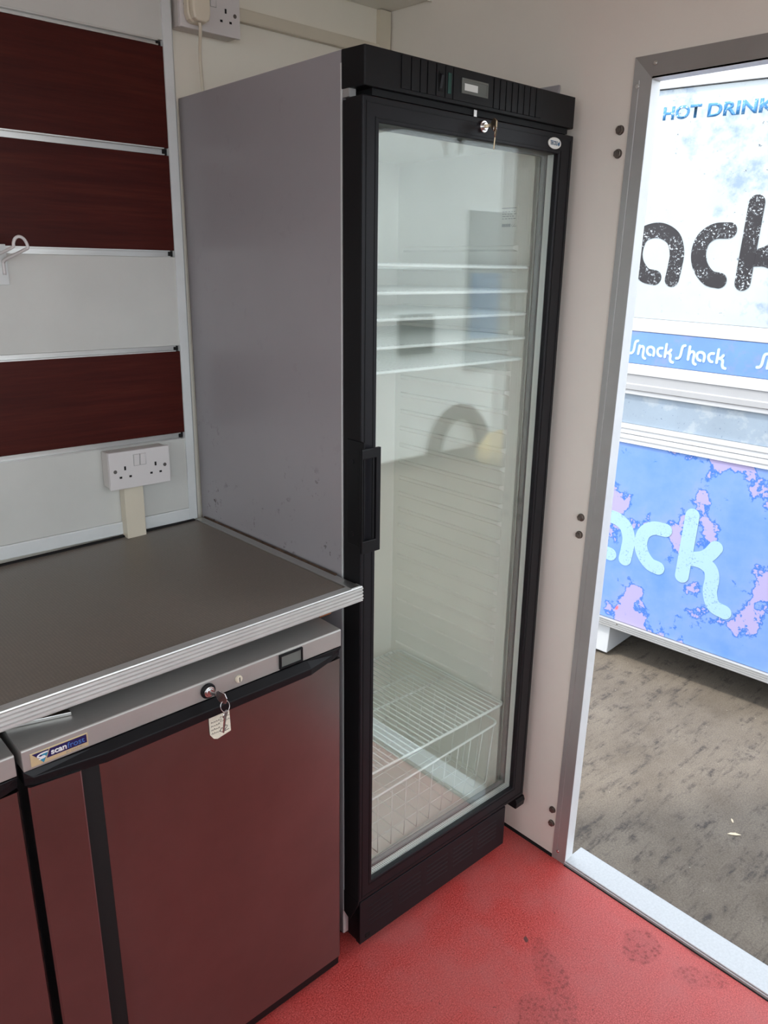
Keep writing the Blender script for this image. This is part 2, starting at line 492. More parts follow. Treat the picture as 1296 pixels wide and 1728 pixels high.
# ------------------------------------------------------------------ solved camera
R = Vector((0.74072758, -0.67146476, 0.02139461)); U = Vector((0.188211, 0.23798586, 0.95285851)); F = Vector((0.64490253, 0.70178188, -0.30265975))
cd = bpy.data.cameras.new('camera'); cam = bpy.data.objects.new('camera', cd); COL.objects.link(cam)
cd.sensor_fit = 'VERTICAL'; cd.sensor_height = 24.0; cd.lens = 1323.11/1728*24.0
cd.clip_start = .02; cd.clip_end = 200
mw = Matrix.Identity(4)
for i in range(3):
    mw[i][0] = R[i]; mw[i][1] = U[i]; mw[i][2] = -F[i]
mw.translation = (-1.5644, -1.7278, 1.5527)
cam.matrix_world = mw
S.camera = cam

# ------------------------------------------------------------------ room shell
GZ = -.45
XL = -3.3; YF = -2.25; CZ = 2.36
DY0, DY1, DZ = -.787, -1.62, 1.914        # doorway opening in the right wall
struct('floor', MB().box(XL, 0.0, YF, 0.0, -.06, 0.0), M['floor'])
struct('ceiling', MB().box(XL, 0.04, YF-.04, .04, CZ, CZ+.05), M['ceiling'])
struct('wall_back', MB().box(XL-.04, .03, 0, .04, -.06, CZ), M['wall'])
w = MB().box(0, .0295, DY0+.0035, 0, -.2, CZ).box(0, .0295, YF, DY1-.0035, -.2, CZ).box(0, .0295, DY1-.0035, DY0+.0035, DZ+.0035, CZ)
struct('wall_right', w, M['wall_r'])
HX0, HX1, HZ0, HZ1 = -2.7, -.32, .98, 2.16  # unseen hatch opening in the front wall, added and sized to light the room
w = MB().box(XL-.04, HX0, YF-.04, YF, -.06, CZ).box(HX1, .03, YF-.04, YF, -.06, CZ)
w.box(HX0, HX1, YF-.04, YF, -.06, HZ0).box(HX0, HX1, YF-.04, YF, HZ1, CZ)
struct('wall_front', w, M['wall_r'])
LY0, LY1, LZA, LZB = -2.0, -.75, 1.05, 2.16  # unseen opening in the left wall, added to brighten the right wall
w = MB().box(XL-.04, XL, YF, LY0, -.06, CZ).box(XL-.04, XL, LY1, 0, -.06, CZ)
w.box(XL-.04, XL, LY0, LY1, -.06, LZA).box(XL-.04, XL, LY0, LY1, LZB, CZ)
struct('wall_left', w, M['wall_r'])
struct('ground', MB().box(-16, 16, -16, 16, GZ-.05, GZ), M['ground'])

# doorway trim: angle frame on the wall face, lined jamb and head, threshold
d = bpy.data.objects.new('door_1', None); COL.objects.link(d); d['kind'] = 'structure'
FO, FI = -.745, DY0
j = MB().prism([(0.0,FO),(-.003,FO),(-.003,-.7585),(-.0018,-.7595),(-.003,-.7605),(-.003,FI),(.030,FI),(.030,FI+.003),(0,FI+.003)], 2, 0, DZ)
# mitred top: extend the outer leg up to the head
j.prism([(FO,DZ),(FO,1.9565),(FI,DZ)], 0, -.003, 0)
o = j.build('door_jamb', M['alu'], d)
MB().box(-.0028, .0302, FI-.0006, FI+.0002, .0, DZ-.0032).build('jamb_lining', M['lining'], o)
j = MB().box(-.003, 0, DY1-.042, DY1, 0, DZ+.0425).box(0, .030, DY1-.003, DY1, 0, DZ)
j.build('door_jamb', M['alu'], d)
MB().box(-.0026, .0302, DY1, FI-.0008, DZ-.0006, DZ+.0002).build('head_lining', M['lining'], d)
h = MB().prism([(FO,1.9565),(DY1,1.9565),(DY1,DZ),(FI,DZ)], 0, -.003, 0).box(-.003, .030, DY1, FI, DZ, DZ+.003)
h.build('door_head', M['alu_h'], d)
s_ = MB().box(-.001, .078, DY1, DY0+.003, 0.0, .012).box(-.004, .0, DY1, DY0+.003, -.004, .008).box(.074, .078, DY1, DY0+.003, -.06, .0)
s_.build('door_threshold', M['alu_sill'], d, .002)
MB().box(-.0075, -.0005, DY1, FI, -.001, .0012).build('threshold_seal', M['rubber'], d)
for (y, z) in ((-.792, 1.940), (-.757, 1.903), (-.763, .03)):
    sc = MB().cyl((-.0055, y, z), .0042, .003, 0, 20).cyl((-.0065, y, z), .0018, .0015, 0, 8)
    sc.build('door_screw', M['chrome'], d)

# edging of the unseen front hatch, an opening added for light (behind the camera)
hf = MB().frame(HX0-.03, HX1+.03, HZ0-.03, HZ1+.03, HX0, HX1, HZ0, HZ1, YF-.042, YF+.003)
struct('trim_1', hf, M['alu_x'])

struct('trim_3', MB().prism([(-.006,-.001),(0,-.001),(0,.007)], 1, FO, -.02), M['dark_slot'])
# ceiling-level boxed ledge over the corner
struct('trim_2', MB().box(-.62, 0.0, -.156, 0, 2.171, CZ).box(-.62, 0.0, -.159, -.156, 2.166, 2.19), M['ceiling'], None, .002)

# ------------------------------------------------------------------ slatwall panel
YS = -.0229
SX0, SX1 = -2.6, -.6365
sl = thing('slatwall_panel', 'slatwall panel of mahogany and pale slats above the dark worktop', 'wall panel', (0,0,0))
gro = [(1.979,1.988), (1.767,1.780), (1.556,1.568), (1.346,1.357), (1.138,1.151)]
bands = [(1.988,2.30,'white_slat'), (1.780,1.979,'brown'), (1.568,1.767,'brown'), (1.357,1.556,'white_slat'), (1.151,1.346,'brown'), (.958,1.138,'white_slat')]
for z0, z1, mk in bands:
    o = MB().box(SX0, SX1-.020, YS+.001, -.0005, z0+.0012, z1-.0012).build('slat', M[mk], sl, .0008)
    o['label'] = 'dark mahogany slat' if mk == 'brown' else 'pale grey slat'
for z0, z1 in gro:
    # aluminium channel set in the groove: back plate with lipped edges
    prof = [(YS-.0002,z0-.001),(YS-.0002,z0+.0014),(YS+.011,z0+.0014),(YS+.011,z1-.0014),(YS-.0002,z1-.0014),(YS-.0002,z1+.001),(YS+.014,z1+.001),(YS+.014,z0-.001)]
    MB().prism(prof, 0, SX0, SX1-.034).build('channel', M['alu_x'], sl)
    MB().box(SX1-.034, SX1-.0238, YS+.009, YS+.016, z0+.0006, z1-.0006).build('channel_end', M['dark_slot'], sl)
ed = MB().prism([(SX1-.0235,YS-.003),(SX1-.003,YS-.003),(SX1,YS),(SX1+.003,YS+.004),(SX1+.003,0),(SX1-.0235,0)], 2, .929, 2.30)
ed.build('edging', M['grey_white'], sl, .0006)
bt = MB().prism([(YS-.003,.929),(YS-.003,.956),(YS-.001,.959),(0,.959),(0,.929)], 0, SX0, SX1-.0237)
bt.build('edging', M['grey_white'], sl, .0006)

# wire hook clipped into the slatwall at the left
hk = thing('display_hook', 'white wire loop hook on its plastic plate at the left of the slatwall', 'hook', (-1.045, YS, 1.50))
ox, oy, oz = -1.045, YS, 1.50
pl = MB().box(-.045, .0205, -.0035, .0, -.005, .072)
pl.build('hook_plate', M['grey_white'], hk, .001)
def L3(p): return (p[0]-ox, p[1]-oy, p[2]-oz)
arc = []
for k in range(13):
    a = PI*k/12
    c0 = Vector((-1.006, -.095, 1.566)) ; c1 = Vector((-1.032, -.095, 1.568))
    mid = (c0+c1)/2
    arc.append(mid + (c0-mid)*math.cos(a) + Vector((0,0,.0185))*math.sin(a))
A = [(-1.033,-.0295,1.514), (-1.033,-.0295,1.532), (-1.0325,-.034,1.5415), (-1.021,-.060,1.552), (-1.0085,-.090,1.5630)]
B = [(-1.0345,-.090,1.5650), (-1.047,-.060,1.554), (-1.0585,-.034,1.5430), (-1.059,-.0295,1.532), (-1.059,-.0295,1.514)]
path = [L3(p) for p in A] + [L3(p) for p in arc] + [L3(p) for p in B]
MB().tube(catmull(path, 4), .0030, 12).build('wire_loop', M['white_plastic'], hk)

# ------------------------------------------------------------------ double sockets
def socket(label, x0, z0, yback, depth, plug=False, low=True):
    w, h = .1465, .0865
    t = thing('double_socket', label, 'socket', (x0, yback, z0), group='double wall sockets')
    MB().box(.002, w-.002, -depth+.010, 0, .002, h-.002).build('back_box', M['box_plastic'], t, .003)
    fp = MB().box(.0005, w-.0005, -depth+.0075, -depth+.0105, .0005, h-.0005).box(.004, w-.004, -depth+.005, -depth+.008, .004, h-.004).box(0, w, -depth, -depth+.005, 0, h)
    fp.build('face_plate', M['white_plastic'], t, .0012)
    for xx in (.058, .0735):
        r = MB().box(xx-.0005, xx+.0145, -depth-.0003, -depth+.001, .0500, .0770).build('switch_gap', M['grey_letter'], t)
        MB().prism([(-depth-.0005,.0507),(-depth-.0030,.0745),(-depth-.0030,.0765),(-depth+.001,.0765),(-depth+.001,.0507)], 0, xx+.0006, xx+.0134).build('rocker_switch', M['white_plastic'], t, .0005)
    for xc in (.0365, .1105):
        o = MB()
        o.box(xc-.0022, xc+.0022, -depth-.0004, -depth+.001, .0435, .0525)
        o.box(xc-.0145, xc-.0085, -depth-.0004, -depth+.001, .0255, .0300)
        o.box(xc+.0085, xc+.0145, -depth-.0004, -depth+.001, .0255, .0300)
        o.build('pin_slots', M['dark_slot'], t)
    for xc in (.0130, .1335):
        MB().cyl((xc, -depth-.0006, .0425), .0042, .002, 1, 20).cyl((xc, -depth-.0010, .0425), .0025, .001, 1, 12).build('screw', M['screw'], t)
    return t
socket('lower white double socket above the dark worktop, both outlets empty', -.873, 1.0500, YS, .045)
up = socket('upper white double socket above the tall fridge with a plug in it', -.6300, 2.0165, 0, .048)

# plug in the upper socket and its flex
pg = thing('mains_plug', 'cream mains plug and flex in the upper socket', 'plug', (-.5975, -.048, 2.047))
pr = [(-.0245,.022),(-.0245,-.006),(-.0205,-.018),(-.012,-.0235),(.012,-.0235),(.0205,-.018),(.0245,-.006),(.0245,.022),(.020,.028),(-.020,.028)]
MB().prism(pr, 1, -.018, -.0006).build('plug_base', M['cream_plastic'], pg, .003, 3)
pr2 = [(p[0]*.84, p[1]*.92-.001) for p in pr]
MB().prism(pr2, 1, -.035, -.018).build('plug_cap', M['cream_plastic'], pg, .004, 3)
fx = [(.0, -.022, -.022), (.002, -.021, -.035), (.012, .002, -.075), (.022, .016, -.128), (.029, .021, -.151), (.045, .022, -.1555), (.12, .016, -.1555)]
MB().tube(catmull(fx, 6), .0036, 12).build('flex', M['cream_plastic'], pg)

# trunking
def solo(name, mb, m, label, cat, group=None, bevel=.001):
    o = mb.build(name, m, None, bevel); return tag(o, label, cat, group)
solo('cable_trunking', MB().box(-.8350, -.7885, YS-.027, YS, .9235, 1.0495), M['cream_plastic'], 'short cream cable trunking below the lower socket down to the worktop', 'trunking', 'cable trunking')
solo('cable_trunking', MB().box(-.4825, -.0425, -.016, 0, 2.062, 2.089).box(-.4825, -.0425, -.0168, -.002, 2.064, 2.087), M['cream_plastic'], 'horizontal white trunking from the upper socket towards the corner', 'trunking', 'cable trunking')
solo('cable_trunking', MB().box(-.0415, -.0045, -.016, 0, 1.90, 2.1695).box(-.0395, -.0065, -.0168, -.002, 1.90, 2.1695), M['cream_plastic'], 'vertical white trunking in the corner behind the tall fridge', 'trunking', 'cable trunking')

# hexagonal bolt heads beside the doorway
def hexbolt(y, z, label, rot):
    t = thing('hex_bolt', label, 'bolt', (0, y, z), (rot, 0, 0), 'hex bolts beside the doorway')
    MB().cyl((-.0012, 0, 0), .0095, .0012, 0, 28).build('washer', M['nut'], t)
    MB().cyl((-.0062, 0, 0), .0088, .005, 0, 6).build('bolt_head', M['nut'], t, .0008)
    MB().cyl((-.0085, 0, 0), .0040, .0023, 0, 16).build('thread_end', M['nut'], t, .0004)
for y, z, lb, r in ((-.725,1.826,'upper hex bolt of the highest pair left of the doorway',.2), (-.7255,1.781,'lower hex bolt of the highest pair left of the doorway',.5),
                    (-.7265,.980,'upper hex bolt of the middle pair left of the doorway',.1), (-.7265,.936,'lower hex bolt of the middle pair left of the doorway',.4),
                    (-.731,.145,'upper rusty bolt of the lowest pair beside the doorway foot',.3), (-.732,.102,'lower rusty bolt of the lowest pair beside the doorway foot',.0)):
    hexbolt(y, z, lb, r)

# ------------------------------------------------------------------ tall display fridge
FO_ = Vector((-.6207, -.5920, 0)); FRT = (-.0110, -.0014, -.0044)
FMAT = Euler(FRT).to_matrix()
def FW(p): return FMAT @ Vector(p) + FO_
fr = thing('display_fridge', 'tall grey upright fridge with black framed glass door', 'fridge', FO_, FRT)
W = .5935; HT = 1.893; DB = .567
LI0, LI1, LB, LZ0, LZ1 = .028, .556, .450, .175, 1.800
# cabinet shell: two sides, back, top, base, front return
cb = MB()
cb.box(0, .022, 0, DB, .028, HT).box(W-.022, W, 0, DB, .028, HT).box(.022, W-.022, DB-.02, DB, .028, HT)
cb.box(.022, W-.022, 0, DB-.02, 1.815, HT).box(.022, W-.022, .0, DB-.02, .028, .150)
cb.build('cabinet', M['cabinet'], fr, .002)
MB().box(0, .0016, -.0015, .003, .10, HT-.02).build('edge_strip', M['grey_white'], fr)
# white liner
ln = MB()
ln.box(LI0-.006, LI0, .002, LB, LZ0, LZ1).box(LI1, LI1+.006, .002, LB, LZ0, LZ1)
ln.box(LI0-.006, LI1+.006, LB, LB+.006, LZ0-.02, LZ1)
ln.box(LI0-.006, LI1+.006, .002, LB, LZ1, LZ1+.006).box(LI0-.006, LI1+.006, .002, LB, LZ0-.02, LZ0)
ln.prism([(.018,.001),(LI1+.03,.001),(LI1+.03,.004),(.018,.004)], 2, LZ1, LZ1+.012)
ln.box(LI1, LI1+.016, .0005, .012, LZ0, LZ1).box(LI0-.010, LI0, .0005, .012, LZ0, LZ1)
lin = ln.build('liner', M['liner'], fr)
for xa, xb in ((LI1-.007, LI1), (LI0, LI0+.007)):
    rb = MB(); z = .452
    rb.box(*((LI1-.0006, LI1+.001) if xa > .3 else (LI0-.001, LI0+.0006)), .045, LB-.02, .43, 1.60)
    while z < 1.60:
        rb.add([(xa if xa > .3 else xb, .055, z-.003), (xa if xa > .3 else xb, LB-.03, z-.003), (xa if xa > .3 else xb, LB-.03, z+.004), (xa if xa > .3 else xb, .055, z+.004),
                (LI1 if xa > .3 else LI0, .045, z-.008), (LI1 if xa > .3 else LI0, LB-.02, z-.008), (LI1 if xa > .3 else LI0, LB-.02, z+.006), (LI1 if xa > .3 else LI0, .045, z+.006)],
               [(0,1,2,3),(4,5,1,0),(5,6,2,1),(6,7,3,2),(7,4,0,3)])
        z += .0475
    rb.build('shelf_support', M['liner'], lin)
# moulded step at the base of the back (compressor hump) and a rating plate
rp = MB().box(LI1-.0012, LI1+.001, .052, .102, 1.632, 1.684).build('rating_plate', M['liner'], fr)
rl = MB()
rl.box(LI1-.0016, LI1-.001, .056, .098, 1.6775, 1.6790)
for i, zz in enumerate((1.670, 1.665, 1.660, 1.655)):
    x = .096
    while x > .060:
        ww = random.uniform(.003, .009); rl.box(LI1-.0016, LI1-.001, x-ww, x, zz, zz+.0012); x -= ww+random.uniform(.002, .005)
x = .096
while x > .072:
    ww = random.choice((.0006,.001,.0016)); rl.box(LI1-.0016, LI1-.001, x-ww, x, 1.638, 1.6445); x -= ww+.0008
rl.tube([(LI1-.0014, .064+.003*math.cos(a), 1.641+.003*math.sin(a)) for a in [PI*.35+PI*1.3*k/10*-1 + 0 for k in range(11)]], .0004, 5)
rl.tube([(LI1-.0014, .058+.003*math.cos(a), 1.641+.003*math.sin(a)) for a in [PI*.35-PI*1.3*k/10 for k in range(11)]], .0004, 5)
rl.build('rating_text', M['grey_letter'], rp)

# black header fascia with ribs, switches and thermometer
YH = -.0566
hd = MB()
pf = [(-.0003,-.0005),(.0040,YH+.002),(.0065,YH),(W-.004,YH),(W+.0025,YH+.006),(W+.0025,-.0005)]
hd.prism(pf, 2, 1.8325, 1.893)
hdr = hd.build('header_fascia', M['black'], fr, .0015)
MB().box(.03, W-.01, -.046, -.001, 1.822, 1.8325).build('header_underside', M['black_matt'], hdr)
MB().box(.001, .016, -.020, -.002, 1.8195, 1.8325).build('hinge_block', M['grey_letter'], hdr)
xs = [.0853, .1085, .130, .148, .170]
rib = lambda x0, x1: MB().box(x0+.0012, x1-.0012, YH-.0022, YH+.001, 1.8385, 1.8905)
edges = [(.0853,.1085), (.1085,.1300), (.1300,.1480), (.1480,.1695), (.3260,.3440), (.3440,.3620), (.3620,.3800), (.3800,.3985), (.3985,.4170), (.4170,.4360), (.4360,.4550), (.4550,.4760)]
for a, b in edges:
    rib(a, b).build('fascia_rib', M['black'], hdr, .0008)
sw = MB().box(.1715, .1895+.003, YH-.0018, YH+.001, 1.8385, 1.8905).build('switch_panel', M['black'], hdr, .0008)
MB().box(.1770, .1865, YH-.0026, YH, 1.8470, 1.8790).build('switch_recess', M['dark_slot'], sw)
MB().prism([(YH-.002,1.849),(YH-.0075,1.873),(YH-.002,1.876)], 0, .1785, .1850).build('rocker', M['black_frame'], sw, .0006)
sw = MB().box(.1945, .2130, YH-.0018, YH+.001, 1.8385, 1.8905).build('switch_panel', M['black'], hdr, .0008)
MB().box(.2000, .2085, YH-.0030, YH, 1.8460, 1.8800).build('indicator_lamp', M['green'], sw, .0006)
dp = MB().box(.2150, .3245, YH-.0018, YH+.001, 1.8385, 1.8905).build('display_panel', M['black'], hdr, .0008)
MB().frame(.2360,.3090,1.8520,1.8775,.2395,.3055,1.8555,1.8740,YH-.0032,YH-.001).build('display_bezel', M['lcd'], dp, .0005)
MB().box(.2395, .3055, YH-.0022, YH-.001, 1.8555, 1.8740).build('display_window', M['lcd'], dp)
MB().box(.2440, .2800, YH-.0027, YH-.002, 1.8575, 1.8690).build('thermometer_strip', M['display_white'], dp)

# hinged glass door
YD = -.0568
D0, D1, DZ0, DZ1 = 0.0, .5935, .160, 1.8185
IX0, IX1, IZ0, IZ1 = .0375, .5455, .2020, 1.7790
dr = MB()
dr.frame(D0, D1, DZ0, DZ1, IX0, IX1, IZ0, IZ1, YD, -.012)
door = dr.build('door', M['black_frame'], fr, .0022)
# raised outer and inner beads on the frame face
bd = MB().frame(.008, D1-.008, DZ0+.008, DZ1-.008, .0105, D1-.0105, DZ0+.0105, DZ1-.0105, YD-.0008, YD+.001)
bd.frame(IX0-.009, IX1+.009, IZ0-.009, IZ1+.009, IX0-.0065, IX1+.0065, IZ0-.0065, IZ1+.0065, YD-.0008, YD+.001)
bd.build('frame_bead', M['black'], door)
# side cheek of the door (matt) and gasket
MB().box(-.0008, .002, YD+.002, -.006, DZ0, DZ1-.004).build('door_edge', M['black_matt'], door)
MB().frame(.006, D1-.006, DZ0+.006, DZ1-.02, .024, D1-.03, LZ0+.002, LZ1-.003, -.012, -.001).build('door_gasket', M['rubber'], door)
# double glazing: two panes and the perforated aluminium spacer between them
GX0, GX1, GZ0, GZ1 = IX0-.004, IX1+.004, IZ0-.004, IZ1+.004
MB().box(GX0, GX1, YD+.008, YD+.012, GZ0, GZ1).build('glass_pane', M['glass'], door)
MB().box(GX0, GX1, YD+.028, YD+.032, GZ0, GZ1).build('glass_pane', M['glass'], door)
sp = MB().frame(GX0, GX1, GZ0, GZ1, IX0-.001, IX1-.0015, IZ0+.003, IZ1+.001, YD+.0125, YD+.0275)
m, n, l, p = nt('perforated spacer'); setp(p, (.66,.68,.66), .32, .6)
v = coords(n, l); vo = n.new('ShaderNodeTexVoronoi'); vo.inputs['Scale'].default_value = 190; vo.inputs['Randomness'].default_value = .0
l.new(v, vo.inputs['Vector'])
l.new(ramp(n, l, vo.outputs['Distance'], [(.20, (.16,.17,.16)), (.30, (.68,.70,.68))]), p.inputs['Base Color'])
sp.build('glazing_spacer', m, door)
MB().frame(IX0-.004, IX1+.004, IZ0-.004, IZ1+.004, IX0+.004, IX1-.003, IZ0+.007, IZ1-.003, YD+.0325, YD+.043).build('inner_bead', M['bead_grey'], door, .001)
# cranked pull handle: plate fixed on the door edge, grip standing off the face
hn = MB()
hn.box(-.0040, -.0008, YD-.013, -.020, 1.022, 1.232)
prof_y0, prof_y1 = YD-.016, YD-.010
hn.frame(-.0110, .0355, 1.0130, 1.2200, -.0085, .0245, 1.0380, 1.2010, YD-.0167, YD-.0105)
hn.prism([(-.011,YD-.0125),(-.008,YD-.0125),(-.0008,YD-.001),(-.0040,YD-.001)], 2, 1.015, 1.218)
hnd = hn.build('handle', M['black'], door, .004, 3)
for zz in (1.045, 1.19):
    MB().cyl((-.0056, -.036, zz), .0045, .002, 0, 16).build('handle_screw', M['black_frame'], hnd)
# lock barrel, catch and oval badge
lk = MB().cyl((.2997, YD-.006, 1.803), .0108, .007, 1, 32, None).cyl((.2997, YD-.010, 1.803), .0072, .005, 1, 28)
lk.build('lock_barrel', M['chrome'], door, .0012)
MB().box(.2815, .2900, YD+.006, YD+.011, 1.8180, 1.8320).build('lock_catch', M['steelkey'], door, .001)
bg = MB()
cx, cz = .5265, 1.7978
el = [(cx+.0218*math.cos(2*PI*k/48), cz+.0112*math.sin(2*PI*k/48)) for k in range(48)]
bg.prism(el, 1, YD-.0022, YD)
badge = bg.build('badge', M['badge_white'], door, .0006)
text('badge_text', 'TEFCOLD', M['badge_blue'], badge, cx-.0155, cx+.0100, cz-.0040, cz+.0044, YD-.0025, .0004, .012)
dpz = [(cx+.0130, cz-.0050), (cx+.0105, cz-.0015), (cx+.0112, cz+.002), (cx+.0135, cz+.0008), (cx+.0150, cz+.0052), (cx+.0168, cz+.001), (cx+.0160, cz-.003)]
MB().prism(dpz, 1, YD-.0027, YD-.002).build('badge_drop', M['badge_blue'], badge)
# kick grille, hinges, feet
kg = MB().box(.004, .5200, YD+.001, YD+.016, .036, .156)
kg.box(.004, .008, YD+.004, -.012, .040, .15)
kick = kg.build('kick_grille', M['black_frame'], fr, .001)
lv = MB()
for x0 in (.03, .125, .22, .315, .41):
    for i in range(5):
        zz = .075+.013*i
        lv.prism([(YD+.0012,zz),(YD+.0002,zz+.002),(YD+.0012,zz+.005)], 0, x0, x0+.075)
lv.build('louvres', M['black_frame'], kick)
MB().box(.020, .034, YD-.0002, YD+.004, .046, .056).build('clip_slot', M['dark_slot'], kick)
MB().prism([(-.0015,.158),(-.0015,.098),(-.022,.088),(YD+.004,.150),(YD+.004,.158)], 0, .0, .012).build('bottom_hinge', M['black_matt'], fr, .001)
MB().prism([(-.0015,.157),(-.0015,.135),(-.030,.128),(YD-.003,.128),(YD-.006,.146),(YD-.002,.157)], 0, .560, .596).build('bottom_hinge', M['black'], fr, .002)
MB().box(.0, .028, -.0015, .03, .030, .098).build('corner_post', M['white_plastic'], fr, .003)
MB().box(W-.03, W, -.0015, .03, .030, .150).build('corner_post', M['white_plastic'], fr, .003)
for xx in (.03, W-.03):
    for yy in (.035, DB-.04):
        MB().cyl((xx, yy, -.0 if yy < .1 else .0), .015, .032, 2, 16).build('foot', M['black'], fr)

# wire shelves and basket inside
def shelf_mesh(wd, dp_):
    rim = MB()
    r = .0036
    def ring(x0, x1, y0, y1, rad=.014):
        pts = []
        for cx_, cy_, a0 in ((x1-rad, y1-rad, 0), (x0+rad, y1-rad, PI/2), (x0+rad, y0+rad, PI), (x1-rad, y0+rad, 1.5*PI)):
            for k in range(6):
                a = a0 + PI/2*k/5
                pts.append((cx_+rad*math.cos(a), cy_+rad*math.sin(a), 0))
        return pts
    rim.tube(ring(0, wd, 0, dp_), r, 8, True)
    rim.tube([(.002, dp_*.50, -.0045), (wd-.002, dp_*.50, -.0045)], .0028, 8)
    wires = MB()
    nW = 30
    for i in range(nW):
        x = .014 + (wd-.028)*i/(nW-1)
        wires.tube([(x, .001, .003), (x, dp_-.001, .003)], .0020, 6)
    return rim, wires
SH = []
def shelf(label, z, wd, x0, y0, dp_):
    t = thing('wire_shelf', label, 'shelf', FW((x0, y0, z)), FRT, 'white wire shelves in the tall fridge')
    a, b = shelf_mesh(wd, dp_)
    a.build('shelf_rim', M['grey_wire'], t); b.build('shelf_wires', M['grey_wire'], t)
    return t
ordn = ('highest of the five close-set white wire shelves in the tall fridge', 'second from top of the five close-set white wire shelves', 'middle one of the five close-set white wire shelves',
        'fourth from top of the five close-set white wire shelves', 'lowest and shortest of the five close-set white wire shelves')
for lb, z, wd in zip(ordn, (1.5487, 1.4975, 1.4475, 1.3940, 1.3465), (.513, .514, .515, .516, .506)):
    shelf(lb, z, wd, .035, .001, .42)
shelf('single white wire shelf low in the tall fridge above the basket', .437, .514, .036, -.004, .41)
# basket
bk = thing('wire_basket', 'white wire basket on the floor of the tall fridge below its lowest shelf', 'basket', FW((.045, -.004, .180)), (FRT[0], FRT[1]-.045*1.0, FRT[2]))
bw, bd_, bh = .496, .34, .185
rim = []
for cx_, cy_, a0 in ((bw-.02, bd_-.02, 0), (.02, bd_-.02, PI/2), (.02, .02, PI), (bw-.02, .02, 1.5*PI)):
    for k in range(6):
        a = a0+PI/2*k/5; rim.append((cx_+.02*math.cos(a), cy_+.02*math.sin(a), bh-.0))
MB().tube(rim, .0031, 8, True).build('basket_rim', M['grey_wire'], bk)
ww = MB()
for i in range(11):
    x = .018+(bw-.036)*i/10
    xb = .03+(bw-.06)*i/10
    ww.tube([(x, .0, bh), (xb, .018, .004), (xb, bd_-.018, .004), (x, bd_, bh)], .0014, 6)
for i in range(8):
    y = .014+(bd_-.028)*i/7
    ww.tube([(.0, y, bh), (.03, y, .001), (bw-.03, y, .001), (bw, y, bh)], .0014, 6)
ww.build('basket_wires', M['grey_wire'], bk)

# keys in the tall fridge lock
ky = thing('key_pair', 'brass key pair hanging in the lock of the tall fridge', 'keys', FW((.2997, YD-.011, 1.803)), FRT)
def key_mesh(bow_r, blade, thick):
    k = MB()
    bow = []
    for i in range(22):
        a = 2*PI*i/22
        bow.append((bow_r*math.cos(a)*1.0, bow_r*.95*math.sin(a)))
    k.prism(bow, 1, -thick/2, thick/2)
    bl = [(-.0034, -bow_r*.8), (.0034, -bow_r*.8), (.0034, -bow_r-blade*.25), (.0022, -bow_r-blade*.35), (.0032, -bow_r-blade*.5), (.0018, -bow_r-blade*.62), (.003, -bow_r-blade*.8), (.0, -bow_r-blade), (-.0034, -bow_r-blade*.9)]
    k.prism(bl, 1, -thick/2, thick/2)
    return k
k1 = MB().box(-.0013, .0013, -.016, .004, -.0032, .0032)
hexb = [(.0095*math.cos(a), .0112*math.sin(a)) for a in [2*PI*i/6+.52 for i in range(6)]]
k1.prism([(p[0]-.023, p[1]) for p in hexb], 0, -.0016, .0016)
o = k1.build('key', M['brass'], ky, .0006); o.rotation_euler = (0, .0, -.22)
k2 = key_mesh(.0085, .020, .0019)
o = k2.build('key', M['brass'], ky, .0004); o.location = (-.002, -.0245, -.0150); o.rotation_euler = (.08, -.10, .55)
MB().tube([(-.0035+.0045*math.cos(a), -.0240, -.0070+.0055*math.sin(a)) for a in [2*PI*k/20 for k in range(20)]], .0007, 6, True).build('key_ring', M['steelkey'], ky)

# grey sheet behind the fridge, against the doorway wall
solo('backing_sheet', MB().box(-.0085, -.0030, -.566, -.06, .0, 1.930), M['cabinet'], 'grey sheet standing between tall fridge and doorway wall, top corner showing', 'sheet panel', None, .0008)

# ------------------------------------------------------------------ worktop
CTO = Vector((-.6207, -.0229, .9289)); CTR = (-.0244, -.0207, -.0075)
wt = thing('worktop', 'dark brown laminate worktop with a ribbed aluminium front edge', 'worktop', CTO, CTR)
WX0 = -1.95; FY = -.6240
MB().box(WX0, -.0045, FY, -.004, -.028, -.0015).build('worktop_slab', M['worktop'], wt)
ep = [(FY+.016,0.0008),(FY-.002,0.0008)]
for k in range(4):
    zt = -.0012-.0070*k
    ep += [(FY-.0030,zt),(FY-.0052,zt-.0010),(FY-.0055,zt-.0036),(FY-.0024,zt-.0052),(FY-.0022,zt-.0066)]
ep += [(FY-.0040,-.0300),(FY,-.0312),(FY+.012,-.0312),(FY+.012,-.0288),(FY,-.0288),(FY,-.0014),(FY+.016,-.0014)]
MB().prism(ep, 0, WX0, -.0010).build('front_edging', M['alu_p'], wt)
MB().box(-.0270, -.0045, FY, -.010, -.0016, .0016).build('side_edging', M['alu_x'], wt, .0006)
MB().box(-.058, -.030, -.56, -.10, -.072, -.0285).build('support_batten', M['wood_batten'], wt)
MB().box(WX0, -.03, -.012, -.0045, -.0015, .0022).build('sealant_line', M['dark_slot'], wt)
MB().prism([(-.0085,.0012),(-.0030,.0012),(-.0030,.0042)], 1, FY+.075, -.012).build('sealant_line', M['grime'], wt)

